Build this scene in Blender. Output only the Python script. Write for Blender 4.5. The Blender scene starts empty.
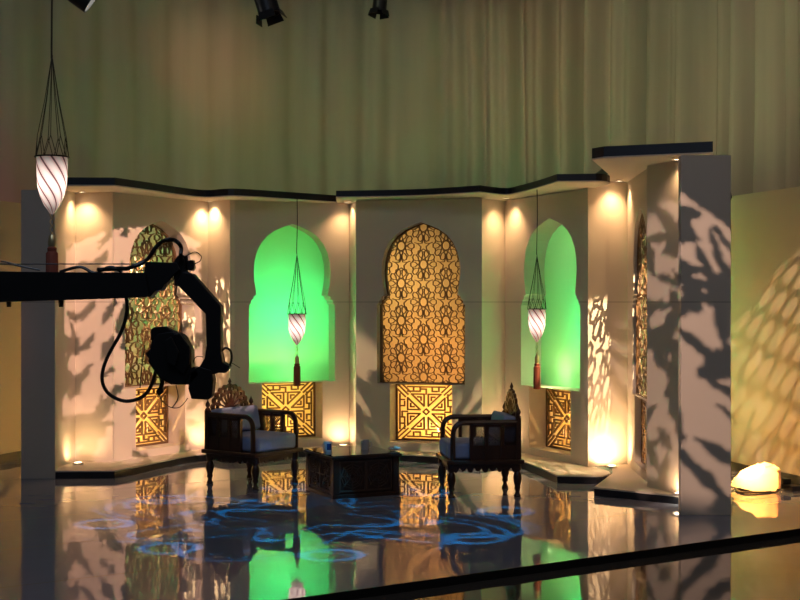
import bpy, bmesh, math, random
from mathutils import Vector, Matrix
from mathutils.geometry import tessellate_polygon
C = bpy.context.scene.collection
PI = math.pi
F, H0, HZ = 1300.0, 1.75, 302.0

def PX(px, Y, z=0.0):                    # photo column + distance -> point
    return Vector(((px-400)/F*Y, Y, z))
def ZY(py, Y):                           # photo row + distance -> height
    return H0 - (py-HZ)*Y/F

# ------------------------------------------------------------------ camera
cam = bpy.data.objects.new('camera', bpy.data.cameras.new('camera')); C.objects.link(cam)
cam.location = (0, 0, H0); cam.rotation_euler = (PI/2, 0, 0)
cam.data.sensor_width = 36; cam.data.lens = 36*F/800; cam.data.shift_y = 2/800
cam.data.clip_end = 200
sc = bpy.context.scene; sc.camera = cam
sc.view_settings.view_transform = 'Standard'; sc.view_settings.look = 'None'
sc.view_settings.exposure = 0.0; sc.view_settings.gamma = 1; sc.view_settings.use_curve_mapping = False
# ------------------------------------------------------------------ world
w = bpy.data.worlds.new('world'); sc.world = w; w.use_nodes = True
w.node_tree.nodes['Background'].inputs[0].default_value = (0.42, 0.44, 0.5, 1)
w.node_tree.nodes['Background'].inputs[1].default_value = 0.035

def light(kind, name, loc, target, col, power, **kw):
    d = bpy.data.lights.new(name, kind); d.color = col; d.energy = power
    for k, v in kw.items(): setattr(d, k, v)
    o = bpy.data.objects.new(name, d); C.objects.link(o); o.location = loc
    if target is not None:
        o.rotation_euler = (Vector(target)-Vector(loc)).to_track_quat('-Z', 'Y').to_euler()
    return o
def spot(name, loc, target, col, power, ang=60, blend=.5, r=.03):
    return light('SPOT', name, loc, target, col, power, spot_size=math.radians(ang), spot_blend=blend, shadow_soft_size=r)

# unseen area fills added in front of the set, one cool and one warm
light('AREA', 'front_fill', (-1.5, 4.0, 6.0), (-0.3, 13.0, 0.6), (.62,.76,1.0), 42, size=2.5)
light('AREA', 'front_fill', (3.0, 6.0, 6.0), (0.2, 13.0, 0.8), (1.0,.74,.52), 21, size=2.0)
# coloured lights washing the curtain from the gap between the low wall and the curtain
for (x, y, tx, ty, tz, col, p, a) in (
    (-3.2,18.1,-3.9,19.2,2.6,(.84,.80,.36),130,90),
    (-1.6,18.9,-1.6,20.1,2.4,(.72,.84,.30),140,95),
    (0.4,19.2,0.4,20.4,2.6,(.72,.80,.40),70,90),
    (2.0,18.2,2.5,19.2,3.2,(.36,.95,.34),150,85),
    (3.4,16.0,4.4,16.6,3.4,(1.0,.72,.34),50,95),
    (-4.6,16.6,-5.6,17.0,3.0,(1.0,.40,.30),80,90)):
    spot('curtain_wash_light', (x,y,.5), (tx,ty,tz), col, p, a, 1.0, .25)
spot('curtain_top_light', (-6.5,10,7.5), (-2.2,20,4.6), (.52,.72,.58), 300, 46, 1.0, .3)
spot('curtain_top_light', (-1.5,9,7.5), (-2.9,20,5.0), (1.0,.42,.28), 900, 12, 1.0, .3)
spot('curtain_top_light', (-4,9,7.5), (0.2,20,5.0), (.45,.72,.66), 260, 20, 1.0, .3)
spot('curtain_top_light', (-4,9,7.5), (2.3,20,5.4), (1.0,.50,.32), 460, 20, 1.0, .3)
spot('curtain_top_light', (-3,8,7.5), (4.0,18,4.6), (.86,.90,.55), 760, 34, 1.0, .3)
spot('curtain_top_light', (0.0,7,7.0), (5.6,15.5,4.0), (1.0,.66,.38), 620, 32, 1.0, .3)
spot('curtain_top_light', (-4.0,9,7.0), (-6.2,16.5,3.4), (1.0,.40,.40), 300, 30, 1.0, .3)
# low wall washes
spot('low_wall_light', (-2.6,15.4,3.3), (-3.6,15.9,1.6), (1.0,.70,.42), 20, 120, 1.0, .1)
spot('low_wall_light', (2.95,12.9,.12), (3.75,13.6,2.2), (1,.80,.28), 16, 110, 1.0, .1)
spot('low_wall_light', (4.6,9.0,5.2), (3.8,12.6,1.6), (1.0,.56,.22), 210, 50, 1.0, .1)
spot('low_wall_light', (-6.3,9.5,4.5), (-4.6,14.2,1.0), (1.0,.40,.20), 190, 34, 1.0, .1)

# ------------------------------------------------------------------ materials
def mat(name, col, rough=.6, metal=0, spec=.5, emis=None, estr=0, coat=0, trans=0, alpha=1):
    m = bpy.data.materials.new(name); m.use_nodes = True
    b = m.node_tree.nodes['Principled BSDF']
    b.inputs['Base Color'].default_value = (*col, 1); b.inputs['Roughness'].default_value = rough
    b.inputs['Metallic'].default_value = metal; b.inputs['Specular IOR Level'].default_value = spec
    b.inputs['Coat Weight'].default_value = coat
    if emis: b.inputs['Emission Color'].default_value = (*emis,1); b.inputs['Emission Strength'].default_value = estr
    return m
def N(m, t, **kw):
    n = m.node_tree.nodes.new(t)
    for k, v in kw.items(): setattr(n, k, v)
    return n
def noisy(m, c1, c2, scale, bump=0, detail=4, stretch=(1,1,1)):
    L = m.node_tree.links; b = m.node_tree.nodes['Principled BSDF']
    tc = N(m,'ShaderNodeTexCoord'); mp = N(m,'ShaderNodeMapping'); mp.inputs['Scale'].default_value = stretch
    nz = N(m,'ShaderNodeTexNoise'); nz.inputs['Scale'].default_value = scale; nz.inputs['Detail'].default_value = detail
    rp = N(m,'ShaderNodeMix', data_type='RGBA'); rp.inputs[6].default_value = (*c1,1); rp.inputs[7].default_value = (*c2,1)
    L.new(tc.outputs['Object'], mp.inputs[0]); L.new(mp.outputs[0], nz.inputs['Vector'])
    L.new(nz.outputs[0], rp.inputs[0]); L.new(rp.outputs[2], b.inputs['Base Color'])
    if bump:
        bp = N(m,'ShaderNodeBump'); bp.inputs['Strength'].default_value = bump; bp.inputs['Distance'].default_value = .01
        L.new(nz.outputs[0], bp.inputs['Height']); L.new(bp.outputs[0], b.inputs['Normal'])
    return m
def translucent(name, col):
    m = bpy.data.materials.new(name); m.use_nodes = True; nt = m.node_tree
    for n in list(nt.nodes): nt.nodes.remove(n)
    o = nt.nodes.new('ShaderNodeOutputMaterial'); a = nt.nodes.new('ShaderNodeBsdfTranslucent'); d = nt.nodes.new('ShaderNodeBsdfDiffuse')
    x = nt.nodes.new('ShaderNodeMixShader'); x.inputs[0].default_value = .5
    a.inputs[0].default_value = (*col,1); d.inputs[0].default_value = (*col,1)
    nt.links.new(d.outputs[0], x.inputs[1]); nt.links.new(a.outputs[0], x.inputs[2]); nt.links.new(x.outputs[0], o.inputs[0])
    return m

def wall_mat():
    m = noisy(mat('painted_flat', (.6,.55,.48), .75), (.60,.55,.475), (.66,.61,.53), 1.5, .04)
    L = m.node_tree.links; b = m.node_tree.nodes['Principled BSDF']; mix = b.inputs['Base Color'].links[0].from_socket
    tc = N(m,'ShaderNodeTexCoord'); sp = N(m,'ShaderNodeSeparateXYZ'); L.new(tc.outputs['Object'], sp.inputs[0])
    cmp_ = N(m,'ShaderNodeMath', operation='COMPARE'); cmp_.inputs[1].default_value = 1.75; cmp_.inputs[2].default_value = .004
    L.new(sp.outputs[2], cmp_.inputs[0])
    mx = N(m,'ShaderNodeMix', data_type='RGBA'); mx.inputs[7].default_value = (.16,.14,.12,1)
    mu = N(m,'ShaderNodeMath', operation='MULTIPLY'); mu.inputs[1].default_value = .6
    L.new(cmp_.outputs[0], mu.inputs[0]); L.new(mu.outputs[0], mx.inputs[0]); L.new(mix, mx.inputs[6]); L.new(mx.outputs[2], b.inputs['Base Color'])
    return m
M_wall = wall_mat()
M_edge = mat('navy_black_edge', (.014,.016,.024), .4)
M_cyc = noisy(mat('cyclorama_paint', (.5,.44,.34), .85), (.50,.44,.34), (.56,.49,.38), 1.2)
M_curt = noisy(mat('curtain_cloth', (.4,.37,.3), .9, spec=.1), (.30,.28,.23), (.52,.47,.39), 2.6, 0, 4, (1,1,.07))
M_wood = noisy(mat('dark_carved_wood', (.05,.022,.012), .35), (.026,.010,.006), (.058,.024,.013), 9, .15, 5, (1,1,.2))
M_woodl = noisy(mat('lattice_wood', (.09,.05,.03), .4), (.05,.028,.016), (.10,.055,.03), 9)
M_cush = noisy(mat('blue_grey_fabric', (.16,.19,.30), .9, spec=.1), (.34,.42,.66), (.40,.48,.72), 30, .3)
M_lat = noisy(mat('bronze_lattice', (.14,.075,.03), .42, spec=.6), (.12,.065,.03), (.18,.10,.045), 10)
M_back = noisy(mat('ochre_backing', (.5,.4,.24), .7), (.47,.37,.22), (.54,.43,.27), 3)
M_green = translucent('green_niche_screen', (.50,.82,.58))
M_amber = translucent('amber_niche_screen', (.95,.80,.52))
M_tan = translucent('tan_niche_screen', (.62,.50,.30))
M_black = noisy(mat('black_metal', (.01,.01,.011), .45), (.006,.006,.007), (.014,.014,.015), 20)
M_black2 = mat('black_plastic', (.009,.009,.010), .3)
M_cord = mat('dark_cord', (.02,.016,.012), .7)
M_ring = mat('dark_iron_ring', (.03,.025,.02), .4, 1)
M_brass = mat('twisted_brass', (.75,.6,.32), .3, .8, emis=(1,.75,.4), estr=.0)
M_tass = noisy(mat('tassel_thread', (.28,.06,.035), .8), (.22,.045,.025), (.36,.10,.06), 60, .5, 2, (1,1,.05))
M_carv = noisy(mat('worn_carving', (.16,.09,.06), .5), (.055,.030,.019), (.095,.054,.036), 12)
M_lens = mat('lens_glass', (.01,.01,.02), .05, coat=1)
M_lampw = mat('lamp_lens_glow', (1,.9,.75), .3, emis=(1,.80,.55), estr=14)
M_lampw2 = mat('stage_lamp_glow', (1,1,1), .3, emis=(1,.95,.85), estr=10)
M_trim = mat('white_fixture_ring', (.75,.7,.62), .4)
M_glass = mat('glass_top', (.05,.04,.03), .04, coat=1)
M_mug = mat('white_ceramic', (.7,.7,.72), .15)
M_mugb = mat('dark_blue_print', (.03,.05,.16), .2)
M_peach = noisy(mat('peach_crumple', (.8,.5,.36), .8), (.8,.48,.34), (.85,.6,.45), 20, .4)
M_gel = translucent('amber_gel_paper', (1,.75,.45))
M_riser = mat('black_riser', (.006,.006,.006), .5)

def shade_mat():
    m = mat('swirled_shade_glass', (.8,.7,.65), .25)
    L = m.node_tree.links; b = m.node_tree.nodes['Principled BSDF']
    tc = N(m,'ShaderNodeTexCoord'); sp = N(m,'ShaderNodeSeparateXYZ'); L.new(tc.outputs['Object'], sp.inputs[0])
    at = N(m,'ShaderNodeMath', operation='ARCTAN2'); L.new(sp.outputs[1], at.inputs[0]); L.new(sp.outputs[0], at.inputs[1])
    z = N(m,'ShaderNodeMath', operation='MULTIPLY'); z.inputs[1].default_value = 8.0; L.new(sp.outputs[2], z.inputs[0])
    ad = N(m,'ShaderNodeMath', operation='ADD'); L.new(at.outputs[0], ad.inputs[0]); L.new(z.outputs[0], ad.inputs[1])
    m8 = N(m,'ShaderNodeMath', operation='MULTIPLY'); m8.inputs[1].default_value = 8; L.new(ad.outputs[0], m8.inputs[0])
    sn = N(m,'ShaderNodeMath', operation='SINE'); L.new(m8.outputs[0], sn.inputs[0])
    rp = N(m,'ShaderNodeValToRGB'); rp.color_ramp.elements[0].position=.0; rp.color_ramp.elements[0].color=(1,.78,.66,1)
    rp.color_ramp.elements[1].position=.97; rp.color_ramp.elements[1].color=(.16,.08,.075,1)
    e = rp.color_ramp.elements.new(.86); e.color=(.92,.58,.50,1)
    mr = N(m,'ShaderNodeMapRange'); mr.inputs[1].default_value=-1; mr.inputs[2].default_value=1
    L.new(sn.outputs[0], mr.inputs[0]); L.new(mr.outputs[0], rp.inputs[0])
    L.new(rp.outputs[0], b.inputs['Base Color']); L.new(rp.outputs[0], b.inputs['Emission Color'])
    # the bulb sits at the middle of the shade: the glass gives off more light there
    zr = N(m,'ShaderNodeMapRange'); zr.inputs[1].default_value=.0; zr.inputs[2].default_value=.14; zr.inputs[3].default_value=1.0; zr.inputs[4].default_value=.10
    za = N(m,'ShaderNodeMath', operation='ADD'); za.inputs[1].default_value=.16; L.new(sp.outputs[2], za.inputs[0])
    zb = N(m,'ShaderNodeMath', operation='ABSOLUTE'); L.new(za.outputs[0], zb.inputs[0]); L.new(zb.outputs[0], zr.inputs[0])
    es = N(m,'ShaderNodeMath', operation='MULTIPLY'); es.inputs[1].default_value=2.1; L.new(zr.outputs[0], es.inputs[0])
    L.new(es.outputs[0], b.inputs['Emission Strength'])
    return m
M_shade = shade_mat()

def floor_mat(name, c1, c2, seams=True, rough=.035):
    m = noisy(mat(name, c1, rough, spec=.6), c1, c2, .7)
    L = m.node_tree.links; b = m.node_tree.nodes['Principled BSDF']
    tc = N(m,'ShaderNodeTexCoord'); nz = N(m,'ShaderNodeTexNoise'); nz.inputs['Scale'].default_value = 3.2; nz.inputs['Detail'].default_value = 1
    L.new(tc.outputs['Object'], nz.inputs['Vector'])
    bp = N(m,'ShaderNodeBump'); bp.inputs['Strength'].default_value = .12; bp.inputs['Distance'].default_value = .012
    L.new(nz.outputs[0], bp.inputs['Height']); L.new(bp.outputs[0], b.inputs['Normal'])
    if seams:
        mix = b.inputs['Base Color'].links[0].from_socket
        sp = N(m,'ShaderNodeSeparateXYZ'); L.new(tc.outputs['Object'], sp.inputs[0])
        wr = N(m,'ShaderNodeMath', operation='PINGPONG'); wr.inputs[1].default_value = .61
        L.new(sp.outputs[1], wr.inputs[0])
        lt = N(m,'ShaderNodeMath', operation='LESS_THAN'); lt.inputs[1].default_value = .007; L.new(wr.outputs[0], lt.inputs[0])
        mx = N(m,'ShaderNodeMix', data_type='RGBA'); mx.inputs[7].default_value = (.02,.02,.02,1)
        L.new(lt.outputs[0], mx.inputs[0]); L.new(mix, mx.inputs[6]); L.new(mx.outputs[2], b.inputs['Base Color'])
        ro = N(m,'ShaderNodeMath', operation='MULTIPLY_ADD'); ro.inputs[1].default_value=.5; ro.inputs[2].default_value=rough
        L.new(lt.outputs[0], ro.inputs[0]); L.new(ro.outputs[0], b.inputs['Roughness'])
    return m
M_floor = floor_mat('glossy_stage_tile', (.21,.24,.33), (.25,.28,.38))
M_floor2 = floor_mat('glossy_studio_floor', (.06,.055,.05), (.08,.07,.06), False, .05)

# ------------------------------------------------------------------ mesh helpers
class MB:
    def __init__(s): s.v=[]; s.f=[]
    def add(s, vs, fs, M=None):
        n=len(s.v)
        s.v += [ (M@Vector(p) if M else Vector(p)) for p in vs]; s.f += [tuple(i+n for i in f) for f in fs]; return s
    def box(s, a, b, M=None):
        x0,y0,z0=a; x1,y1,z1=b
        return s.add([(x0,y0,z0),(x1,y0,z0),(x1,y1,z0),(x0,y1,z0),(x0,y0,z1),(x1,y0,z1),(x1,y1,z1),(x0,y1,z1)],
            [(0,3,2,1),(4,5,6,7),(0,1,5,4),(1,2,6,5),(2,3,7,6),(3,0,4,7)], M)
    def bar(s, p, q, wd, dp, nrm=(0,1,0), M=None):     # flat bar from p to q, width wd, depth dp along nrm
        p=Vector(p); q=Vector(q); d=(q-p)
        if d.length<1e-6: return s
        d.normalize(); n=Vector(nrm); u=d.cross(n).normalized()*wd/2; n=n*dp/2; e=d*wd*.3
        p=p-e; q=q+e
        return s.add([p-u-n,p+u-n,p+u+n,p-u+n,q-u-n,q+u-n,q+u+n,q-u+n],[(0,1,2,3),(7,6,5,4),(0,4,5,1),(1,5,6,2),(2,6,7,3),(3,7,4,0)], M)
    def tube(s, pts, r, seg=8, M=None, cap=True):
        pts=[Vector(p) for p in pts]; rs = r if isinstance(r,(list,tuple)) else [r]*len(pts)
        vs=[]; fs=[]; prev=None
        for i,p in enumerate(pts):
            d=(pts[min(i+1,len(pts)-1)]-pts[max(i-1,0)]).normalized()
            if prev is None:
                a=Vector((0,0,1)) if abs(d.z)<.9 else Vector((1,0,0)); u=d.cross(a).normalized()
            else: u=(prev-d*prev.dot(d)).normalized()
            prev=u; v=d.cross(u)
            for k in range(seg):
                t=2*PI*k/seg; vs.append(p+(u*math.cos(t)+v*math.sin(t))*rs[i])
        for i in range(len(pts)-1):
            for k in range(seg):
                a=i*seg+k; b=i*seg+(k+1)%seg; fs.append((a,b,b+seg,a+seg))
        if cap: fs.append(tuple(range(seg))[::-1]); fs.append(tuple(range((len(pts)-1)*seg,len(pts)*seg)))
        return s.add(vs,fs,M)
    def lathe(s, prof, seg=24, M=None, cap=True):       # prof: (r,z)
        vs=[];fs=[]
        for r,z in prof:
            for k in range(seg): t=2*PI*k/seg; vs.append((r*math.cos(t),r*math.sin(t),z))
        for i in range(len(prof)-1):
            for k in range(seg): a=i*seg+k; b=i*seg+(k+1)%seg; fs.append((a,b,b+seg,a+seg))
        if cap: fs.append(tuple(range(seg))[::-1]); fs.append(tuple(range((len(prof)-1)*seg,len(prof)*seg)))
        return s.add(vs,fs,M)
    def prism(s, outer, holes, a, b, M=None):          # 2D outline (x,y) extruded z a..b
        loops=[outer]+list(holes); flat=[p for l in loops for p in l]; n=len(flat)
        tris=tessellate_polygon([[Vector((p[0],p[1],0)) for p in l] for l in loops])
        vs=[(p[0],p[1],a) for p in flat]+[(p[0],p[1],b) for p in flat]; fs=[]
        for t in tris: fs.append(tuple(t)); fs.append(tuple(i+n for i in reversed(t)))
        o=0
        for l in loops:
            k=len(l)
            for i in range(k): x=o+i; y=o+(i+1)%k; fs.append((x,y,y+n,x+n))
            o+=k
        return s.add(vs,fs,M)
    def build(s, name, m, parent=None, smooth=False, loc=None, rotz=0, bevel=0, recalc=True):
        me=bpy.data.meshes.new(name)
        loc=Vector(loc) if loc is not None else None
        me.from_pydata([tuple(v) for v in s.v],[],s.f)
        if recalc:
            bm=bmesh.new(); bm.from_mesh(me); bmesh.ops.recalc_face_normals(bm, faces=bm.faces); bm.to_mesh(me); bm.free()
        me.materials.append(m); me.validate()
        if smooth:
            for p in me.polygons: p.use_smooth=True
            try: me.set_sharp_from_angle(angle=math.radians(40))
            except Exception: pass
        o=bpy.data.objects.new(name,me); C.objects.link(o)
        if parent: o.parent=parent
        if loc is not None: o.location=loc
        o.rotation_euler=(0,0,rotz)
        if bevel:
            bv=o.modifiers.new('bevel','BEVEL'); bv.width=bevel; bv.segments=3; bv.limit_method='ANGLE'
        return o
XZ = Matrix(((1,0,0,0),(0,0,1,0),(0,1,0,0),(0,0,0,1)))   # (x,y,z)->(x,z,y): prism in xz plane extruded along y
YZ = Matrix(((0,0,1,0),(1,0,0,0),(0,1,0,0),(0,0,0,1)))   # outline (y,z) extruded along x
def tag(o, label=None, cat=None, group=None, kind=None):
    if label: o['label']=label
    if cat: o['category']=cat
    if group: o['group']=group
    if kind: o['kind']=kind
    return o
def thing(name, label, cat, loc=(0,0,0), rotz=0, group=None):
    o=bpy.data.objects.new(name,None); C.objects.link(o); o.location=loc; o.rotation_euler=(0,0,rotz); o.empty_display_size=.1
    return tag(o,label,cat,group)
def struct(o): o['kind']='structure'; return o
def cat(pts, n=6):                      # Catmull-Rom
    pts=[Vector(p) for p in pts]; out=[]
    for i in range(len(pts)-1):
        p0=pts[max(i-1,0)];p1=pts[i];p2=pts[i+1];p3=pts[min(i+2,len(pts)-1)]
        for k in range(n):
            t=k/n; out.append(.5*((2*p1)+(p2-p0)*t+(2*p0-5*p1+4*p2-p3)*t*t+(3*p1-p0-3*p2+p3)*t**3))
    out.append(pts[-1]); return out
def copy_tree(o, parent=None):
    c=o.copy(); C.objects.link(c)
    if parent: c.parent=parent
    for ch in [x for x in list(bpy.data.objects) if x.parent==o]: copy_tree(ch,c)
    return c

# ------------------------------------------------------------------ floors
ea=math.atan2(2.30,3.61); E0=Vector((-.524,7.74,0))
def edge(u,v,z=0):    # stage coordinates: u along front edge, v back from it
    return (E0.x+u*math.cos(ea)-v*math.sin(ea), E0.y+u*math.sin(ea)+v*math.cos(ea), z)
b=MB(); b.box((-14,0,-.055),(14,22,0)); struct(b.build('floor',M_floor,loc=E0,rotz=ea))
b=MB(); b.box((-14,-.004,-.055),(14,-.0005,-.0015)); struct(b.build('trim_1',M_riser,loc=E0,rotz=ea))
b=MB(); b.box((-14,-14,-.09),(14,-.004,-.055)); struct(b.build('floor',M_floor2,loc=E0,rotz=ea))

# ------------------------------------------------------------------ cyclorama and curtain
cyc=cat([(-6.2,9.5),(-5.3,12.2),(-4.42,14.1),(-3.5,16.2),(-2,17.7),(0,18.2),(1.7,17.5),(2.8,15.8),(3.42,13.7),(3.84,12.4),(4.6,10),(5.2,8)],10)
def offset(path, d):
    out=[]
    for i,p in enumerate(path):
        t=(path[min(i+1,len(path)-1)]-path[max(i-1,0)]).normalized(); out.append(Vector((p.x-t.y*d,p.y+t.x*d)))
    return out
def sheet(path, z0, z1, th):
    bk=offset(path,th); b=MB(); n=len(path)
    vs=[(p.x,p.y,z) for z in (z0,z1) for p in path]+[(p.x,p.y,z) for z in (z0,z1) for p in bk]
    fs=[]
    for i in range(n-1):
        fs+=[(i,i+1,n+i+1,n+i),(2*n+i,3*n+i,3*n+i+1,2*n+i+1),(n+i,n+i+1,3*n+i+1,3*n+i),(i,2*n+i,2*n+i+1,i+1)]
    fs+=[(0,n,3*n,2*n),(n-1,3*n-1,4*n-1,2*n-1)]
    return b.add(vs,fs)
struct(sheet(cyc,0,2.855,.08).build('wall_back',M_cyc,smooth=True))
struct(sheet(offset(cyc,-.03),0,.085,.028).build('baseboard_back',M_riser,smooth=True))
cp=[]
base=cat([(-8.2,12.0),(-6.8,14.6),(-5.4,17.0),(-3.2,19.0),(-1,19.8),(1.2,19.6),(3.0,18.4),(4.3,16.0),(5.0,13.6),(5.9,11.2),(6.6,9)],60)
random.seed(5)
s=0
for i,p in enumerate(base):
    if i: s+=(p-base[i-1]).length
    t=(base[min(i+1,len(base)-1)]-base[max(i-1,0)]).normalized()
    amp=.035+.20/(1+math.exp(-(p.x-.6)*1.1))
    f=amp*(.55*math.sin(s*11+1.3*math.sin(s*1.7))+.35*math.sin(s*19+2*math.sin(s*2.3))+.35*math.sin(s*5.1+1.7*math.sin(s*.9)))
    cp.append(Vector((p.x-t.y*f,p.y+t.x*f)))
n=len(cp); vs=[]; fs=[]
Zs=(.05,2.4,3.2,4,5,6,7.6)
for zi,z in enumerate(Zs):
    for i,p in enumerate(cp):
        q=base[i]; k=1.15-.05*zi+.05*math.sin(i*.13+z)
        vs.append((q.x+(p.x-q.x)*k+.012*math.sin(z*1.3+i*.05), q.y+(p.y-q.y)*k, z))
for j in range(len(Zs)-1):
    for i in range(n-1): a=j*n+i; fs.append((a,a+1,a+1+n,a+n))
c=MB().add(vs,fs).build('curtain',M_curt,smooth=False)
for pz in c.data.polygons: pz.use_smooth=True
sol=c.modifiers.new('thick','SOLIDIFY'); sol.thickness=.01
tag(c,'tall draped beige studio curtain hanging behind the low curved wall','curtain')

# ------------------------------------------------------------------ set walls
ZT=2.90; ZC=2.985; PH=.077
ARCH=[(.49,.83),(.49,1.715),(.468,1.735),(.468,1.765),(.44,1.785),(.44,1.81),(.405,1.83),(.418,1.90),(.432,2.0),(.437,2.10),(.428,2.21),(.402,2.32),(.355,2.42),(.29,2.50),(.20,2.565),(.10,2.61),(0,2.645)]
def arch(cx, sc_=1.0, inset=0):
    r=[(cx+(hw*sc_-inset if hw>0 else 0), z-(inset if i>=len(ARCH)-6 else 0)+(inset if i==0 else 0)) for i,(hw,z) in enumerate(ARCH)]
    l=[(2*cx-x,z) for x,z in r[:-1]][::-1]
    return r+l
def line_t(P0,P1,px):
    k=(px-400)/F; d=(P1-P0).normalized()
    t=(k*P0.y-P0.x)/(d.x-k*d.y); return t
def wall(name, a, b_, th=.14, win=None, ztop=ZT, z0=PH):
    P0=PX(*a); P1=PX(*b_); d=P1-P0; L=d.length; ang=math.atan2(d.y,d.x)
    m=MB(); holes=[]; info=None
    if win:
        pl,pr,zb=win; t0=line_t(P0,P1,pl); t1=line_t(P0,P1,pr); cx=(t0+t1)/2; s_=(t1-t0)/.98
        A=arch(cx,s_); q=.345*s_
        holes=[A,[(cx-q,zb),(cx+q,zb),(cx+q,.827),(cx-q,.827)]]
        info=dict(P0=P0,ang=ang,cx=cx,s=s_,q=q,zb=zb)
    m.prism([(0,z0),(L,z0),(L,ztop),(0,ztop)],holes,0,th,XZ)
    o=struct(m.build(name,M_wall,loc=(P0.x,P0.y,0),rotz=ang))
    if info: info['o']=o
    return info
wall('wall_left_alcove',(54,13.0),(76,13.70),.06)
wall('wall_left_alcove_back',(75,13.68),(112.6,13.58),.04)
I1=wall('wall_left',(112,13.62),(208,14.90),.24,(125,195,.155))
wall('wall_left_return',(208,14.90),(230,14.58),.08)
I2=wall('wall_center_left',(230,14.60),(349,15.20),.20,(249,335,.17))
wall('wall_center_left_return',(348,15.28),(356,14.9),.03)
I3=wall('wall_center',(356,14.77),(482,14.39),.20,(377,465,.17))
wall('wall_center_right_return',(482,14.40),(505,14.78),.05)
I4=wall('wall_center_right',(505,14.75),(588,13.20),.26,(521,580,.155))
wall('wall_right_alcove',(588,13.18),(631,13.45),.06,ztop=ZC)
I5=wall('wall_right',(627.5,13.38),(651,11.80),.08,(632.5,648.2,.17),ztop=ZC)
wall('wall_right_pier',(647,11.77),(682,11.25),.05,ztop=ZC)
# end posts
def post(name, pl, pr, Y, dep, zt):
    a=PX(pl,Y); c_=PX(pr,Y); m=MB().box((a.x,Y,0),(c_.x,Y+dep,zt)); m.v=[v-Vector((a.x,Y,0)) for v in m.v]
    return struct(m.build(name,M_wall,loc=(a.x,Y,0),bevel=.004))
post('wall_left_end',21,55,12.86,.10,2.86)
post('wall_right_end',681,731,10.675,.10,2.957)

# plinth and canopy
front1=[PX(px,Y) for px,Y in ((53,12.87),(115,12.9))]
curve=cat([(PX(px,Y).x,PX(px,Y).y) for px,Y in ((115,12.9),(150,13.45),(180,14.0),(206,14.33),(234,14.15),(284,14.55),(336,15.05))],6)
left_front=[(front1[0].x,12.87)]+[(p.x,p.y) for p in curve]
cen=cat([(PX(px,Y).x,PX(px,Y).y) for px,Y in ((336,14.42),(376,14.35),(416,14.22),(450,14.0),(480,13.75))],5)
cen2=cat([(PX(px,Y).x,PX(px,Y).y) for px,Y in ((480,13.75),(505,14.08),(520,13.75),(538,13.2),(557,12.55))],5)
tip=[(PX(px,Y).x,PX(px,Y).y) for px,Y in ((596,12.5),(602,12.53),(607,12.6),(610,12.72),(609,12.84),(605,12.95),(598,13.1))]
def P2(px,Y): p=PX(px,Y); return (p.x,p.y)
right_front=[(p.x,p.y) for p in cen]+[(p.x,p.y) for p in cen2[1:]]+tip
left_poly=left_front+[P2(337,15.6),P2(300,15.6),P2(208,15.3),P2(110,14.1),P2(53,14.1)]
right_poly=right_front+[P2(588,13.45),P2(515,15.05),P2(480,15.1),P2(337,15.6)]
def slab(polys,z0,z1,name,m):
    b=MB(); b.prism(polys,[],z0,z1); return struct(b.build(name,m))
slab(left_poly,0,PH-.012,'trim_2',M_edge); slab(left_poly,PH-.012,PH,'trim_3',M_wall)
slab(right_poly,0,PH-.012,'trim_4',M_edge); slab(right_poly,PH-.012,PH,'trim_5',M_wall)
slab(left_poly,ZT,ZT+.012,'trim_6',M_wall); slab(left_poly,ZT+.012,ZC,'trim_7',M_edge)
cen_c=[(x,y-.0) for x,y in right_poly]
slab(cen_c,ZT+.01,ZT+.02,'trim_8',M_wall); slab(cen_c,ZT+.02,ZC,'trim_9',M_edge)
pl2=[P2(594,11.75),P2(682,11.22),(2.75,10.95),(2.75,13.6),P2(627,13.7),P2(612,13.35),P2(612.5,12.7)]
slab(pl2,.0,PH-.014,'trim_10',M_edge); slab(pl2,PH-.014,PH,'trim_11',M_wall)
cn2=[P2(592,11.3),P2(604,11.15),P2(713,10.80),P2(713,12.0),(2.70,12.0),(2.60,13.9),P2(590,13.9),P2(604,12.9),P2(609,12.6)]
slab(cn2,ZC,ZC+.012,'trim_12',M_wall); slab(cn2,ZC+.012,ZC+.10,'trim_13',M_edge)

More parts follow.
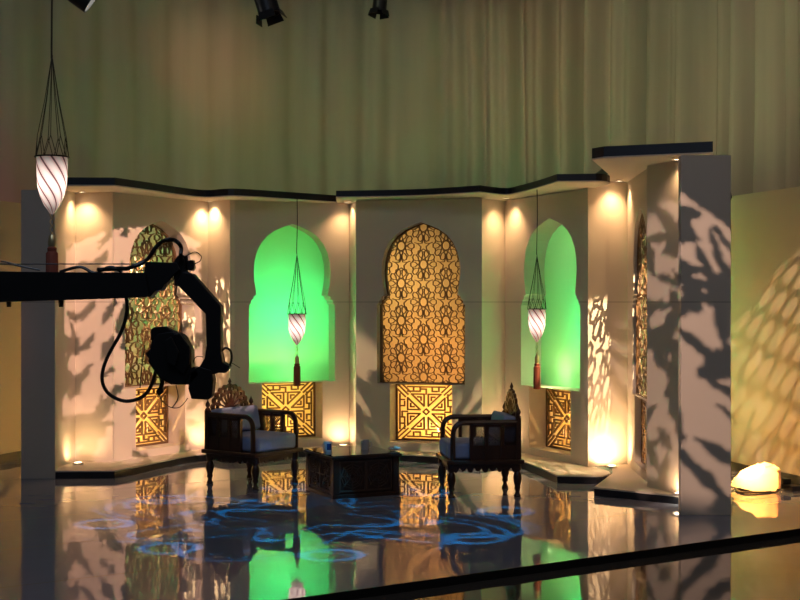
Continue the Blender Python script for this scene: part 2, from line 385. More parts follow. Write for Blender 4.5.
# ------------------------------------------------------------------ lattice patterns
def inside(p, poly):
    x,y=p; r=False; n=len(poly); j=n-1
    for i in range(n):
        xi,yi=poly[i]; xj,yj=poly[j]
        if (yi>y)!=(yj>y) and x<(xj-xi)*(y-yi)/(yj-yi)+xi: r=not r
        j=i
    return r
def girih(outline, R, cx, cz):
    x0=min(p[0] for p in outline);x1=max(p[0] for p in outline);z0=min(p[1] for p in outline);z1=max(p[1] for p in outline)
    dx=2*R*math.cos(math.radians(36)); dz=2*R*math.sin(math.radians(36)); sz=1.12; segs=[]
    def pol(c,r,a): a=math.radians(a); return (c[0]+r*R*math.cos(a), c[1]+r*R*math.sin(a)*sz)
    for i in range(-8,9):
        for j in range(-14,15):
            if (i+j)%2: continue
            c=(cx+i*dx, cz+j*dz*sz)
            if not(x0-2*R<c[0]<x1+2*R and z0-2*R<c[1]<z1+2*R): continue
            for k in range(10):
                a=36*k
                P=[pol(c,.42,a),pol(c,.60,a-13),pol(c,.80,a-12.5),pol(c,.93,a-6),pol(c,.93,a+6),pol(c,.80,a+12.5),pol(c,.60,a+13)]
                for q in range(7): segs.append((P[q],P[(q+1)%7]))
                segs.append((pol(c,.29,a-18),pol(c,.29,a+18))); segs.append((pol(c,.29,a+18),pol(c,.42,a))); segs.append((pol(c,.29,a-18),pol(c,.42,a)))
                segs.append((pol(c,.80,a+12.5),pol(c,.80,a+23.5)))
            # five pointed fillers in the wide gaps between rosettes
            g=(c[0]+dx,c[1])
            S=[(g[0]+R*(.46 if k%2==0 else .20)*math.cos(math.radians(36*k+90)), g[1]+R*(.46 if k%2==0 else .20)*math.sin(math.radians(36*k+90))*sz) for k in range(10)]
            for q in range(10): segs.append((S[q],S[(q+1)%10]))
            for q in range(0,10,2):
                a_=math.radians(36*q+90); segs.append((S[q],(g[0]+R*.66*math.cos(a_),g[1]+R*.66*math.sin(a_)*sz)))
    out=[]
    for a,b_ in segs:
        n=3
        for k in range(n):
            p=(a[0]+(b_[0]-a[0])*k/n,a[1]+(b_[1]-a[1])*k/n); q=(a[0]+(b_[0]-a[0])*(k+1)/n,a[1]+(b_[1]-a[1])*(k+1)/n)
            if inside(p,outline) and inside(q,outline): out.append((p,q))
    return out
def maze():
    L=[]
    def pl(*p): L.extend([(p[i],p[i+1]) for i in range(len(p)-1)])
    base=[]
    # one side (top); rotated four times
    def T(pts):
        for k in range(4):
            c_,s_=[(1,0),(0,1),(-1,0),(0,-1)][k]
            pl(*[(x*c_-y*s_,x*s_+y*c_) for x,y in pts])
    T([(-.80,.97),(.80,.97),(.52,.69)]); T([(-.80,.97),(-.96,.97),(-.60,.60)]) 
    T([(.97,.80),(.69,.52)])
    for sx in (-1,1):
        T([(sx*.07,.20),(sx*.07,.62),(sx*.49,.62),(sx*.07,.20)])
        T([(sx*.17,.40),(sx*.17,.52),(sx*.29,.52)])
        T([(sx*.42,.72),(sx*.42,.88),(sx*.62,.88)])
    T([(-.62,.88),(.62,.88)]); T([(-.62,.72),(-.20,.72),(-.20,.88)]); T([(.20,.88),(.20,.72),(.36,.72)])
    T([(0,.62),(0,.80),(-.20,.80)])
    T([(.0,.10),(.05,.05)]); T([(.0,.10),(-.05,.05)])
    return L
MZ=maze()
def lattice(I, label_u, label_l, depth_u, depth_l, backed, R=.161, dp=.022, bw=.0085):
    P0=I['P0']; loc=(P0.x,P0.y,0); ang=I['ang']; cx=I['cx']; s_=I['s']
    nx=Vector((-math.sin(ang),math.cos(ang),0))
    if label_u:
        ol=arch(cx,s_,.002); m=MB()
        for a,b_ in girih(ol,R*s_ if s_>1.05 else R,cx,1.75): m.bar((a[0],depth_u,a[1]),(b_[0],depth_u,b_[1]),bw,dp)
        root=thing('lattice_screen',label_u,'screen',loc,ang,'arched star lattice screens')
        m.build('lattice',M_lat,root,recalc=False)
        f=MB(); inn=arch(cx,s_*.965,.012); f.prism(ol,[inn],depth_u-.018,depth_u+.018,XZ); f.build('frame',M_lat,root)
    root=thing('maze_screen',label_l,'screen',loc,ang,'square maze fretwork screens')
    m=MB(); q=I['q']; hz=(.826-I['zb'])/2; zc=I['zb']+hz
    for a,b_ in MZ: m.bar((cx+a[0]*q*.985,depth_l,zc+a[1]*hz*.985),(cx+b_[0]*q*.985,depth_l,zc+b_[1]*hz*.985),.018,.02)
    m.build('fretwork',M_woodl if False else M_lat,root,recalc=False)
    f=MB(); g=.99; f.prism([(cx-q,zc-hz),(cx+q,zc-hz),(cx+q,zc+hz),(cx-q,zc+hz)],[[(cx-q*.965,zc-hz*.965),(cx+q*.965,zc-hz*.965),(cx+q*.965,zc+hz*.965),(cx-q*.965,zc+hz*.965)]],depth_l-.008,depth_l+.008,XZ); f.build('frame',M_lat,root)
def back_sheet(I, name, label, m, y, x0,x1,z0,z1):
    P0=I['P0']; b=MB().box((x0,y,z0),(x1,y+.006,z1)); o=b.build(name,m,loc=(P0.x,P0.y,0),rotz=I['ang']); return tag(o,label,'backing panel')
def loc_pt(I,x,y,z):
    a=I['ang']; P=I['P0']; return (P.x+x*math.cos(a)-y*math.sin(a),P.y+x*math.sin(a)+y*math.cos(a),z)
def lower_box(I, y, label, power, where, dx=0, dz=0, col=(1,.64,.24)):
    cx=I['cx'];q=I['q'];zb=I['zb']
    # cream liner of the deep lower niche: four boards behind the wall
    P0=I['P0']; th=.02; b=MB(); y0={id(I4):.26,id(I5):.08,id(I1):.24}.get(id(I),.20)
    b.box((cx-q-th,y0,zb-th),(cx-q,y,.826)); b.box((cx+q,y0,zb-th),(cx+q+th,y,.826)); b.box((cx-q,y0,zb-th),(cx+q,y,zb)); b.box((cx-q,y0,.827),(cx+q,y,.829))
    o=b.build('niche_liner',M_wall,loc=(P0.x,P0.y,0),rotz=I['ang']); tag(o,'cream box lining the small square niche '+where,'niche liner')
    back_sheet(I,'glowing_screen',label,M_amber,y,cx-q-.02,cx+q+.02,zb-.02,.829)
    spot('niche_lamp',loc_pt(I,cx+dx*q,y+.22,zb+.3+dz),loc_pt(I,cx+dx*q,y,zb+.3+dz),col,power*12,165,.4,.06)
    light('POINT','niche_led',loc_pt(I,cx+(dx*.6+.1)*q,(y+(.04 if I is I1 else .0)) -.045,zb+.16),None,(1,.58,.18),5.0,shadow_soft_size=0)
for _I in (I1,I2,I3,I4): light('POINT','jamb_fill',loc_pt(_I,_I['cx'],.05,.80),None,(1,.55,.16),1.1 if _I is I3 or _I is I2 else .8,shadow_soft_size=0)  # added amber fills under the niche tops, they brighten jambs and fretwork
lattice(I1,'tall arched bronze star lattice beside the camera crane, seen at a slant','square maze fretwork in the leftmost low niche, below the slanted arch on the left',.215,.26,False)
lattice(I2,None,'square maze fretwork in the low niche behind the left armchair','',.26,.0) if False else None
def maze_only(I,label,dl): lattice(I,None,label,0,dl,False)
maze_only(I2,'square maze fretwork glowing in the low niche behind the left armchair',.24)
lattice(I3,'tall arched bronze star lattice in the middle wall, over an ochre backing','square maze fretwork glowing in the middle low niche under the lattice arch',.13,.26,True)
maze_only(I4,'square maze fretwork in the low niche right of the right armchair',.22)
lattice(I5,'tall arched star lattice in the far right wall, seen almost edge on','small maze fretwork in the far right wall, seen almost edge on',.05,.07,False,.21,.006,.019)
lower_box(I1,.34,'amber glowing sheet behind the leftmost low fretwork',16,'on the far left')
lower_box(I2,.33,'amber glowing sheet behind the fretwork at the left armchair',26,'behind the left armchair',-.5,-.1)
lower_box(I3,.36,'amber glowing sheet behind the middle low fretwork',30,'in the middle wall',.4,-.16)
lower_box(I4,.38,'amber glowing sheet behind the fretwork right of the right armchair',9,'right of the right armchair')
lower_box(I5,.26,'amber glowing sheet behind the far right fretwork',8,'at the far right')
def upper_back(I,label,m,y,lamps,hood=True):
    cx=I['cx']; s_=I['s']
    back_sheet(I,'niche_screen',label,m,y,cx-.54*s_,cx+.54*s_,.825,2.72)
    for (dx,dz,y2,col,p) in lamps: spot('niche_lamp',loc_pt(I,cx+dx*s_,y+y2,dz),loc_pt(I,cx+dx*s_,y,dz),col,p*1.3,165,.4,.1)
upper_back(I2,'green lit screen filling the left arched niche',M_green,.22,[(-.05,1.55,.30,(0,1,.52),85),(.0,1.3,.75,(.80,.9,.16),30),(0,2.3,.6,(.45,1,.26),16)])
upper_back(I4,'green lit screen filling the right arched niche',M_green,.265,[(.30,1.50,.30,(0,1,.50),75),(.0,1.3,.75,(.85,.85,.25),26),(0,2.4,.6,(.9,.85,.45),22)])
upper_back(I3,'ochre backing behind the middle arched star lattice',M_tan,.165,[(.1,1.05,.5,(1,.60,.34),70),(-.2,2.0,.6,(1,.80,.50),80)])

light('POINT','reveal_fill',loc_pt(I4,I4['cx']-.1,.07,1.0),None,(.80,1,.42),4,shadow_soft_size=0)  # invented fill inside the right arch, brightens its side faces
light('POINT','reveal_fill',loc_pt(I2,I2['cx'],.05,.95),None,(.60,1,.30),1.2,shadow_soft_size=0)  # same added fill, weaker, for the left green arch
# ------------------------------------------------------------------ niche downlights and uplights
WARM=(1,.57,.26)
def downlight(px,Y,z,target,p,where,ang=80):
    L=PX(px,Y,z); root=thing('downlight','small round warm spotlight in the canopy underside '+where,'downlight',tuple(L),0,'downlights under the canopy')
    MB().lathe([(.026,-.010),(.040,-.010),(.040,0),(.026,0)],20,cap=False).build('trim_ring',M_trim,root)
    MB().lathe([(.0265,-.006),(.0265,-.001)],20).build('lamp_lens',M_lampw,root)
    t=Vector(target)
    spot('downlight_beam',(L.x,L.y,z-.02),tuple(t),WARM,p*1.15,115,1.0,.02)
def uplight(px,Y,target,p,where,z=PH,ang=100,col=WARM):
    L=PX(px,Y,z); root=thing('uplight','small round warm floor light on the plinth '+where,'uplight',tuple(L),0,'floor lights along the plinth')
    MB().lathe([(.055,0),(.055,.022),(.040,.026),(.040,.012)],20,cap=False).build('housing',M_trim,root)
    MB().lathe([(.040,.001),(.039,.016)],20).build('lamp_lens',M_lampw,root)
    spot('uplight_beam',(L.x,L.y,z+.03),(target[0],target[1],.55),col,p*1.15,165,1.0,.02)
def wp(px,Y,z): return tuple(PX(px,Y,z))
downlight(82,13.50,ZT,wp(78,13.7,1.2),24,'in the far left alcove')
downlight(209,14.74,ZT,wp(209,14.84,1.2),30,'above the left lattice wall corner')
downlight(347,15.02,ZT+.01,wp(345,15.1,1.6),15,'beside the left green arch')
downlight(506,14.45,ZT+.01,wp(505,14.62,1.7),24,'left of the right green arch')
downlight(619,13.20,ZC,wp(618,13.3,1.7),26,'right of the right green arch')
downlight(676.3,11.2,ZC,wp(664,11.45,1.7),10,'under the tall canopy by the end post')
uplight(78,13.35,wp(78,13.6,1.2),9,'in the far left alcove')
uplight(209,14.62,wp(211,14.8,1.2),13,'behind the left armchair')
uplight(343,15.0,wp(344,15.12,1.0),13,'behind the coffee table')
uplight(503,14.5,wp(505,14.7,1.2),16,'behind the right armchair')
uplight(612,13.10,wp(608,13.35,.9),38,'in the right alcove')
uplight(679.5,11.22,wp(668,11.5,1.2),10,'by the right end post')

# ------------------------------------------------------------------ stage lights with gobos (hung from the grid above the frame)
def stage_can(name,label,loc,target,lit=False,doors=True,R=.10,Lh=.30,stand=False):
    root=thing(name,label,'stage light',loc,0,'black stage lights')
    q=(Vector(target)-Vector(loc)).to_track_quat('-Z','Y').to_matrix().to_4x4()
    MB().lathe([(R*.55,Lh),(R*.95,Lh*.8),(R,Lh*.5),(R,0),(R*.92,0),(R*.92,Lh*.5)],24,q).build('housing',M_black,root,smooth=True)
    MB().lathe([(R*.9,.03),(R*.9,.035)],24,q).build('lamp_lens',M_lampw2 if lit else M_lens,root)
    if doors:
        for k in range(4):
            a=PI/2*k; Rk=Matrix.Rotation(a,4,'Z')
            d=MB(); d.add([(-R*.7,R,.02),(R*.7,R,.02),(R*.8,R*1.22,-R*.55),(-R*.8,R*1.22,-R*.55),(-R*.7,R+.006,.02),(R*.7,R+.006,.02),(R*.8,R*1.22+.006,-R*.55),(-R*.8,R*1.22+.006,-R*.55)],
              [(0,1,2,3),(7,6,5,4),(0,4,5,1),(1,5,6,2),(2,6,7,3),(3,7,4,0)],q@Rk); d.build('barn_door',M_black,root)
    if stand:
        y=MB(); y.tube([q@Vector((R*1.1,0,Lh*.4)),Vector((R*1.15,0,-.05)),Vector((R*.9,0,-Lh*.8)),Vector((-R*.9,0,-Lh*.8)),Vector((-R*1.15,0,-.05)),q@Vector((-R*1.1,0,Lh*.4))],.012,6)
        y.tube([(0,0,-Lh*.8),(0,0,-loc[2]+.05)],.015,8); y.build('stand_pole',M_black,root)
        for k in range(3):
            MB().tube([(0,0,-loc[2]+.30),(.16*math.cos(2.1*k+.5),.16*math.sin(2.1*k+.5),-loc[2]+.01)],.010,6).build('leg',M_black,root)
        return root
    y=MB(); y.tube([q@Vector((R*1.1,0,Lh*.4)),Vector((R*1.15,0,Lh*.9)),Vector((R*.9,0,Lh*1.5)),Vector((-R*.9,0,Lh*1.5)),Vector((-R*1.15,0,Lh*.9)),q@Vector((-R*1.1,0,Lh*.4))],.012,6); y.tube([(0,0,Lh*1.5),(0,0,Lh*1.5+.25)],.015,6)
    y.build('yoke',M_black,root)
    return root
def gobo_light(label,loc,target,col,power,half,func,n=170,R=.002,up=None):
    root=thing('gobo_spotlight',label,'stage light',loc)
    q=(Vector(target)-Vector(loc)).to_track_quat('-Z','Y').to_matrix().to_4x4()
    D=.30; hs=D*math.tan(math.radians(half))*1.05
    MB().lathe([(.05,.25),(.12,.2),(.14,.03),(.14,-D-.02),(.135,-D-.02),(.135,.03)] if hs<.13 else [(.05,.25),(hs*1.5,.2),(hs*1.5,-D-.02),(hs*1.48,-D-.02),(hs*1.48,.19)],24,q).build('housing',M_black,root,smooth=True)
    vs={};V=[];Fc=[]
    def vid(i,j):
        if (i,j) not in vs: vs[(i,j)]=len(V); V.append(q@Vector((hs*1.48*(2*i/n-1),hs*1.48*(2*j/n-1),-D)))
        return vs[(i,j)]
    for i in range(n):
        for j in range(n):
            u=(2*(i+.5)/n-1)*1.48; v=(2*(j+.5)/n-1)*1.48
            if u*u+v*v>1.47**2: continue
            if func(u,v): Fc.append((vid(i,j),vid(i+1,j),vid(i+1,j+1),vid(i,j+1)))
    MB().add(V,Fc).build('gobo_plate',M_black,root,recalc=False)
    spot('gobo_beam',loc,target,col,power,2*half,.25,R)
def leaves(seed,cnt,flow,lo=.09,hi=.2,wr=(.28,.42)):
    rnd=random.Random(seed); Ls=[]
    for k in range(cnt):
        x=rnd.uniform(-1.1,1.1); y=rnd.uniform(-1.1,1.1); a=flow+rnd.gauss(0,.45); l=rnd.uniform(lo,hi); Ls.append((x,y,math.cos(a),math.sin(a),l,l*rnd.uniform(*wr)))
        if rnd.random()<.7:
            a2=a+rnd.choice((-1,1))*rnd.uniform(.5,1.0); Ls.append((x+l*math.cos(a)*.9,y+l*math.sin(a)*.9,math.cos(a2),math.sin(a2),l*.7,l*.25))
    def f(u,v):
        for x,y,c_,s_,l,w_ in Ls:
            dx=u-x; dy=v-y; p=(dx*c_+dy*s_)/l; r=(-dx*s_+dy*c_)/w_
            if abs(p)<1 and abs(r)<(1-p*p)*(1.0+.2*math.sin(9*p)): return True
        return False
    return f
lf=leaves(3,230,.75,.055,.125,(.26,.42))
def left_gobo(u,v): return u<-.68 or v>.72-.25*abs(u-.1) or u>.36 or lf(u,v)
gobo_light('black spotlight with a leaf cut plate aimed at the left walls',(1.6,6.2,4.8),(-2.55,14.0,1.45),(1.0,.54,.38),4600,9.5,left_gobo,R=.0005)
lf2=leaves(11,105,-.66,.12,.30,(.11,.18))
def right_gobo(u,v): return u>.78 or v>.62-.62*(u-.2) or lf2(u,v)
gobo_light('black spotlight with a leaf cut plate aimed at the right end post',(-1.4,4.4,4.9),(2.42,11.0,1.45),(1.0,.62,.46),1900,9.5,right_gobo,R=.0008)
def swirl(u,v):
    r=math.hypot(u,v); 
    if r>1.0: return True
    a=math.atan2(v,u); wd=.0085
    for R0,A,k,ph in ((.62,.26,4,0),(.62,.26,4,PI/4*1.0),(.40,.12,8,.2),(.82,.10,8,.5),(.55,.20,6,1.1),(.28,.10,4,.7)):
        rr=R0+A*math.cos(k*a+ph+1.2*r)
        if abs(r-rr)<wd*(1+.9*math.cos(k*a*.5+1)): return False
    for k in range(8):
        t=k*PI/4+.3; x=.78*math.cos(t); y=.78*math.sin(t); d=math.hypot(u-x,v-y)
        if abs(d-.10)<.018: return False
        x=.5*math.cos(t+.4); y=.5*math.sin(t+.4); d=math.hypot(u-x,v-y)
        if d<.035: return False
    return True
gobo_light('black spotlight with a scroll cut plate aimed at the stage floor',(-.9,9.3,6.2),(-.75,10.55,0),(.0,.40,.85),2100,17.5,swirl,230,R=.0012)
def scales(u,v):
    if u<-.75: return True
    row=round(v/.15); x=u+(row%2)*.085; cx=round(x/.17)*.17
    return math.hypot((x-cx)/.058,(v-row*.15)/.066)>1
gobo_light('stand-in spotlight with a dotted plate, made up for the spots on the low right wall',(3.2,7.4,5.2),(3.86,12.6,1.15),(1,.66,.36),2000,8.0,scales,190,R=.0004)  # made-up lamp: its plate imitates lattice light falling on the low wall
# lamps that shine through the two slanted lattices
for lab,L_,T_,p,a in (('black stage light behind the left lattice wall',(-3.55,14.05,2.45),(-2.05,14.75,1.35),520,40),
                    ('black stage light behind the right lattice wall',(2.90,11.95,2.62),(2.12,13.2,.95),560,44)):
    stage_can('stage_light',lab,L_,T_,True,False,R=.085,Lh=.2,stand=True)
    spot('stage_light_beam',L_,T_,(1,.66,.36),p,a,.3,.004)
stage_can('stage_light','black stage light hanging at top left of centre, lens down',wp(270,11.2,ZY(15,11.2)),wp(370,11.0,1.3),doors=True,R=.095,Lh=.34)
stage_can('stage_light','small black stage light hanging at the top centre',wp(379,13.0,ZY(12,13.0)),wp(345,12.6,1.5),doors=True,R=.072,Lh=.26)
stage_can('stage_light','lit stage light above the left lantern cord, white lens showing',wp(92,11.0,ZY(2,11.0)),wp(420,11.6,2.3),True,doors=False,R=.11)
stage_can('stage_light','grey edged stage light at the top left corner beside the lantern cord',wp(48,11.3,ZY(-12,11.3)),wp(20,10.2,2.0),False,doors=False,R=.09)
stage_can('stage_light','stage light barely showing at the top edge right of centre',wp(513,13.0,ZY(-8,13.0)),wp(510,12.0,1.5),doors=False,R=.07)
g=MB(); g.tube([(-4.6,11.2,5.2),(4.2,11.2,5.2)],.024,8); tag(g.build('lighting_pipe',M_black),'long black pipe of the lighting grid above the stage','pipe')

# ------------------------------------------------------------------ lanterns
def lantern(label,px,Y,ytop,yspread,yring,ybot,ystem,ytass,wring,ztop):
    zr=ZY(yring,Y); k=Y/F; P=PX(px,Y,zr); root=thing('hanging_lantern',label,'lantern',tuple(P),0,'hanging glass lanterns')
    zz=lambda y: ZY(y,Y)-zr
    R=wring*k/2; Hh=zz(ybot)
    MB().tube(cat([(0,0,ztop-zr),(.004,0,(ztop-zr)*.6+zz(yspread)*.4),(-.003,.002,zz(yspread)+.05),(0,0,zz(yspread))],4),.0055 if Y<10 else .005,6).build('cord',M_cord,root)
    m=MB(); zs=zz(yspread)
    nn=9
    for i in range(nn):
        a=2*PI*i/nn; a2=a+PI/nn; e=Vector((R*math.cos(a),R*math.sin(a),0)); e2=Vector((R*math.cos(a2+PI/nn*0),R*math.sin(a2),0))
        kx=.32; kn=Vector((R*.86*math.cos(a),R*.86*math.sin(a),zs*.20)); 
        m.tube([(0,0,zs),tuple(kn*.5+Vector((0,0,zs*.45))),tuple(kn)],.0022,5)
        m.tube([tuple(kn),tuple(e2)],.0022,5); e3=Vector((R*math.cos(a-PI/nn),R*math.sin(a-PI/nn),0)); m.tube([tuple(kn),tuple(e3)],.0022,5)
    m.build('net_cords',M_cord,root)
    m=MB(); m.tube([(R*math.cos(t*PI/12),R*math.sin(t*PI/12),0) for t in range(25)],.005,6); m.build('ring',M_ring,root)
    prof=[(R*.93,0),(R*.92,Hh*.15),(R*.90,Hh*.35),(R*.86,Hh*.52),(R*.72,Hh*.68),(R*.48,Hh*.84),(R*.20,Hh*.96),(R*.10,Hh)]
    MB().lathe(prof,32).build('glass_shade',M_shade,root,smooth=True)
    m=MB(); z0=Hh; z1=zz(ystem); pts=[]
    for s_ in (0,1):
        m.tube([(R*.12*math.cos(t*.9+s_*PI),R*.12*math.sin(t*.9+s_*PI),z0+(z1-z0)*t/16) for t in range(17)],.0035,5)
    m.lathe([(.004,z0+(z1-z0)*.55),(R*.2,z0+(z1-z0)*.65),(R*.26,z0+(z1-z0)*.85),(R*.2,z1)],12)
    m.build('twisted_stem',M_brass,root,smooth=True)
    zt=zz(ytass); rr=R*.36
    MB().lathe([(rr*.5,z1+.01),(rr*.8,z1),(rr*.75,z1-.02),(rr,z1-.03),(rr*1.05,zt),(rr*.6,zt-.003)],16).build('tassel',M_tass,root,smooth=True)
    light('POINT','lantern_bulb',(P.x,P.y-.0,zr+Hh*.5),None,(1,.75,.5),1.5,shadow_soft_size=.03)
lantern('large hanging lantern at the left, nearest the camera, behind the crane arm',52,7.4,0,55,157,214,248,276,33,4.6)
lantern('hanging lantern in front of the left green arch',297,14.3,200,254,314,345,364,386,19,ZT+.002)
lantern('hanging lantern in front of the right green arch',537,13.4,195,255,309,342,364,389,19,ZT+.01)

# ------------------------------------------------------------------ armchairs
def make_chair():
    root=thing('carved_armchair','dark carved wooden armchair at left of the coffee table, facing right','armchair',(0,0,0),0,'carved wooden armchairs')
    sz=.30
    MB().box((-.35,-.345,sz),(.35,.345,sz+.038)).build('seat_board',M_wood,root,bevel=.008)
    leg=[(.028,0),(.034,.010),(.022,.03),(.018,.05),(.030,.075),(.024,.095),(.034,.13),(.040,.165),(.036,.20),(.024,.225),(.036,.245),(.036,.30)]
    for x in (-.30,.30):
        for y in (-.275,.275):
            MB().lathe(leg,16,Matrix.Translation((x,y,0))).build('leg',M_wood,root,smooth=True)
    def scal(x0,x1,n=9,z=sz,dp=.075):
        p=[(x0,z),(x0,z-dp*.7)]
        for i in range(n):
            a=x0+(x1-x0)*i/n; b_=x0+(x1-x0)*(i+1)/n
            for k in range(1,6):
                t=k/6; p.append((a+(b_-a)*t,z-dp*.45-dp*.55*math.sin(PI*t)**.7*(1 if i%2==0 else .7)))
            p.append((b_,z-dp*.45))
        p.append((x1,z)); return p
    for y in (-.31,.295): MB().prism(scal(-.30,.30),[],y,y+.015,XZ).build('apron',M_wood,root)
    for x in (-.31,.295): MB().prism(scal(-.30,.30),[],x,x+.015,YZ).build('apron',M_wood,root)
    for y in (-.30,.30):
        m=MB(); m.box((-.325,y-.022,sz+.038),(-.281,y+.022,.71)); m.lathe([(.022,.71),(.028,.718),(.012,.735),(.024,.755),(.020,.775),(.006,.80),(.002,.815)],12,Matrix.Translation((-.303,y,0)))
        m.build('back_post',M_wood,root)
        # arm
        path=[(-.29,y,.672)]+[(.10,y,.672)]+[(.19+.10*math.sin(t),y,.572+.10*math.cos(t)) for t in [k*PI/2/6 for k in range(7)]]+[(.292,y,.45),(.292,y,sz+.038)]
        m=MB(); m.tube(path,.023,8); arm=m.build('arm_frame',M_wood,root,smooth=True)
        m=MB(); m.box((-.29,y-.012,sz+.038),(.12,y+.012,.455)); m.build('lower_panel',M_wood,arm)
        for x in (-.155,-.01,.125):
            m=MB(); m.box((x-.015,y-.018,sz+.038),(x+.015,y+.018,.66)); m.build('baluster',M_wood,arm)
        for x0,x1 in ((-.281,-.17),(-.14,-.025),(.005,.11)):
            m=MB(); nx_=4; wx=(x1-x0); hzz=.17; z0=.465; st=wx/nx_
            segs=[]
            for i in range(-7,nx_+1):
                for sg in (1,-1):
                    a0=x0+i*st; 
                    for kz in range(6):
                        pa=(a0+kz*st if sg>0 else x1-(a0-x0)-kz*st, z0+kz*hzz/6); pb=(a0+(kz+1)*st if sg>0 else x1-(a0-x0)-(kz+1)*st, z0+(kz+1)*hzz/6)
                        if min(pa[0],pb[0])>=x0-1e-4 and max(pa[0],pb[0])<=x1+1e-4: m.bar((pa[0],y,pa[1]),(pb[0],y,pb[1]),.0055,.008)
            m.box((x0,y-.01,.455),(x1,y+.01,.467)); m.box((x0,y-.01,.632),(x1,y+.01,.655))
            m.build('lattice_panel',M_wood,arm,recalc=False)
    # back
    m=MB(); m.box((-.318,-.28,sz+.038),(-.296,.28,.69)); m.build('back_panel',M_wood,root)
    # fan crest
    cz=.685; R=.235; out=[(-.275,cz-.02),(-.275,cz+.01),(-.25,cz+.03)]
    pts=[]
    nS=11
    for i in range(nS):
        a0=PI-(PI)*i/nS; a1=PI-(PI)*(i+1)/nS
        for k in range(5):
            t=k/5; a=a0+(a1-a0)*t; r=R*(1+.075*math.sin(PI*t)); pts.append((r*math.cos(a)*1.02,cz+.02+r*math.sin(a)*.98))
    outl=[(.26,cz-.02),(-.26,cz-.02)]+pts+[(R*1.02,cz+.02)]
    holes=[]
    for i in range(9):
        a=PI*(i+.5)/9; c_=math.cos(a); s_=math.sin(a)
        def hp(r,w_): return [(r*c_-w_*s_,cz+.02+r*s_+w_*c_),(r*c_+w_*s_,cz+.02+r*s_-w_*c_)]
        A=hp(.060,.004);B=hp(.10,.013);D=hp(.14,.019);E=hp(.162,.008)
        holes.append([A[0],B[0],D[0],E[0],E[1],D[1],B[1],A[1]])
    for i in range(10):
        a=PI*(i+.5)/10; x=.197*math.cos(a); z=cz+.02+.197*math.sin(a); holes.append([(x+.021*math.cos(t*PI/3.5),z+.021*math.sin(t*PI/3.5)) for t in range(7)])
    m=MB(); m.prism(outl,holes,-.318,-.292,YZ)
    m.lathe([(.016,.93),(.02,.945),(.009,.955),(.018,.97),(.012,.985),(.003,1.01)],10,Matrix.Translation((-.305,0,0))); m.build('fan_crest',M_wood,root)
    def cushion(name,a,b_,M=None):
        m=MB(); x0,y0,z0=a;x1,y1,z1=b_; n=10; V=[];Fc=[]
        m.box(a,b_,M); o=m.build(name,M_cush,root,smooth=True,bevel=.028); return o
    o=cushion('seat_cushion',(-.20,-.27,sz+.04),(.33,.27,.485))
    R2=Matrix.Translation((-.275,0,.475))@Matrix.Rotation(math.radians(-12),4,'Y')
    o=cushion('back_cushion',(.0,-.272,.0),(.15,.272,.235),R2)
    return root
ch=make_chair()
def chair_at(o,foot,px_off,ang): # foot=near front leg world
    c_,s_=math.cos(ang),math.sin(ang); o.location=(foot[0]-(px_off[0]*c_-px_off[1]*s_),foot[1]-(px_off[0]*s_+px_off[1]*c_),0); o.rotation_euler=(0,0,ang)
chair_at(ch,PX(255.5,12.15),(.30,-.275),math.radians(-37))
ch2=copy_tree(ch); ch2['label']='dark carved wooden armchair at right of the coffee table, seen from its side, facing left'
chair_at(ch2,PX(451.5,11.62),(.30,.275),math.radians(187))

# ------------------------------------------------------------------ coffee table
t=thing('coffee_table','low square dark carved coffee table between the two armchairs','coffee table',(-.442,11.96,0),math.radians(26))
a=.325
MB().box((-a+.02,-a+.02,.03),(a-.02,a-.02,.35)).build('cabinet_body',M_wood,t)
for sx in (-1,1):
    for sy in (-1,1): MB().box((sx*(a-.03)-.03,sy*(a-.03)-.03,0),(sx*(a-.03)+.03,sy*(a-.03)+.03,.355)).build('corner_post',M_wood,t)
m=MB(); m.box((-a-.005,-a-.005,.0),(a+.005,a+.005,.035)); m.build('base_rail',M_wood,t,bevel=.005)
for k in range(4):
    Rk=Matrix.Rotation(k*PI/2,4,'Z'); m=MB()
    for i in range(2):
        x0=-.255+i*.26; 
        for (p,q) in (((x0,.06),(x0+.245,.06)),((x0,.32),(x0+.245,.32)),((x0,.06),(x0,.32)),((x0+.245,.06),(x0+.245,.32))): m.bar((p[0],-a+.016,p[1]),(q[0],-a+.016,q[1]),.014,.02,(0,1,0),Rk)
        c0=(x0+.1225,.19)
        for j in range(8):
            an=j*PI/4
            for r0,r1,w0 in ((.02,.12,.012),):
                m.bar((c0[0]+r0*math.cos(an),-a+.016,c0[1]+r0*math.sin(an)),(c0[0]+r1*math.cos(an),-a+.016,c0[1]+r1*math.sin(an)),.010,.016,(0,1,0),Rk)
                an2=an+PI/4
                for rr in (.035,.06,.085,.112): m.bar((c0[0]+rr*math.cos(an),-a+.016,c0[1]+rr*math.sin(an)),(c0[0]+rr*math.cos(an2),-a+.016,c0[1]+rr*math.sin(an2)),.008,.016,(0,1,0),Rk)
    m.build('carved_panel',M_carv,t,recalc=False)
MB().box((-a-.02,-a-.02,.35),(a+.02,a+.02,.375)).build('table_top',M_wood,t,bevel=.006)
MB().box((-a-.005,-a-.005,.3752),(a+.005,a+.005,.383)).build('glass_sheet',M_glass,t)
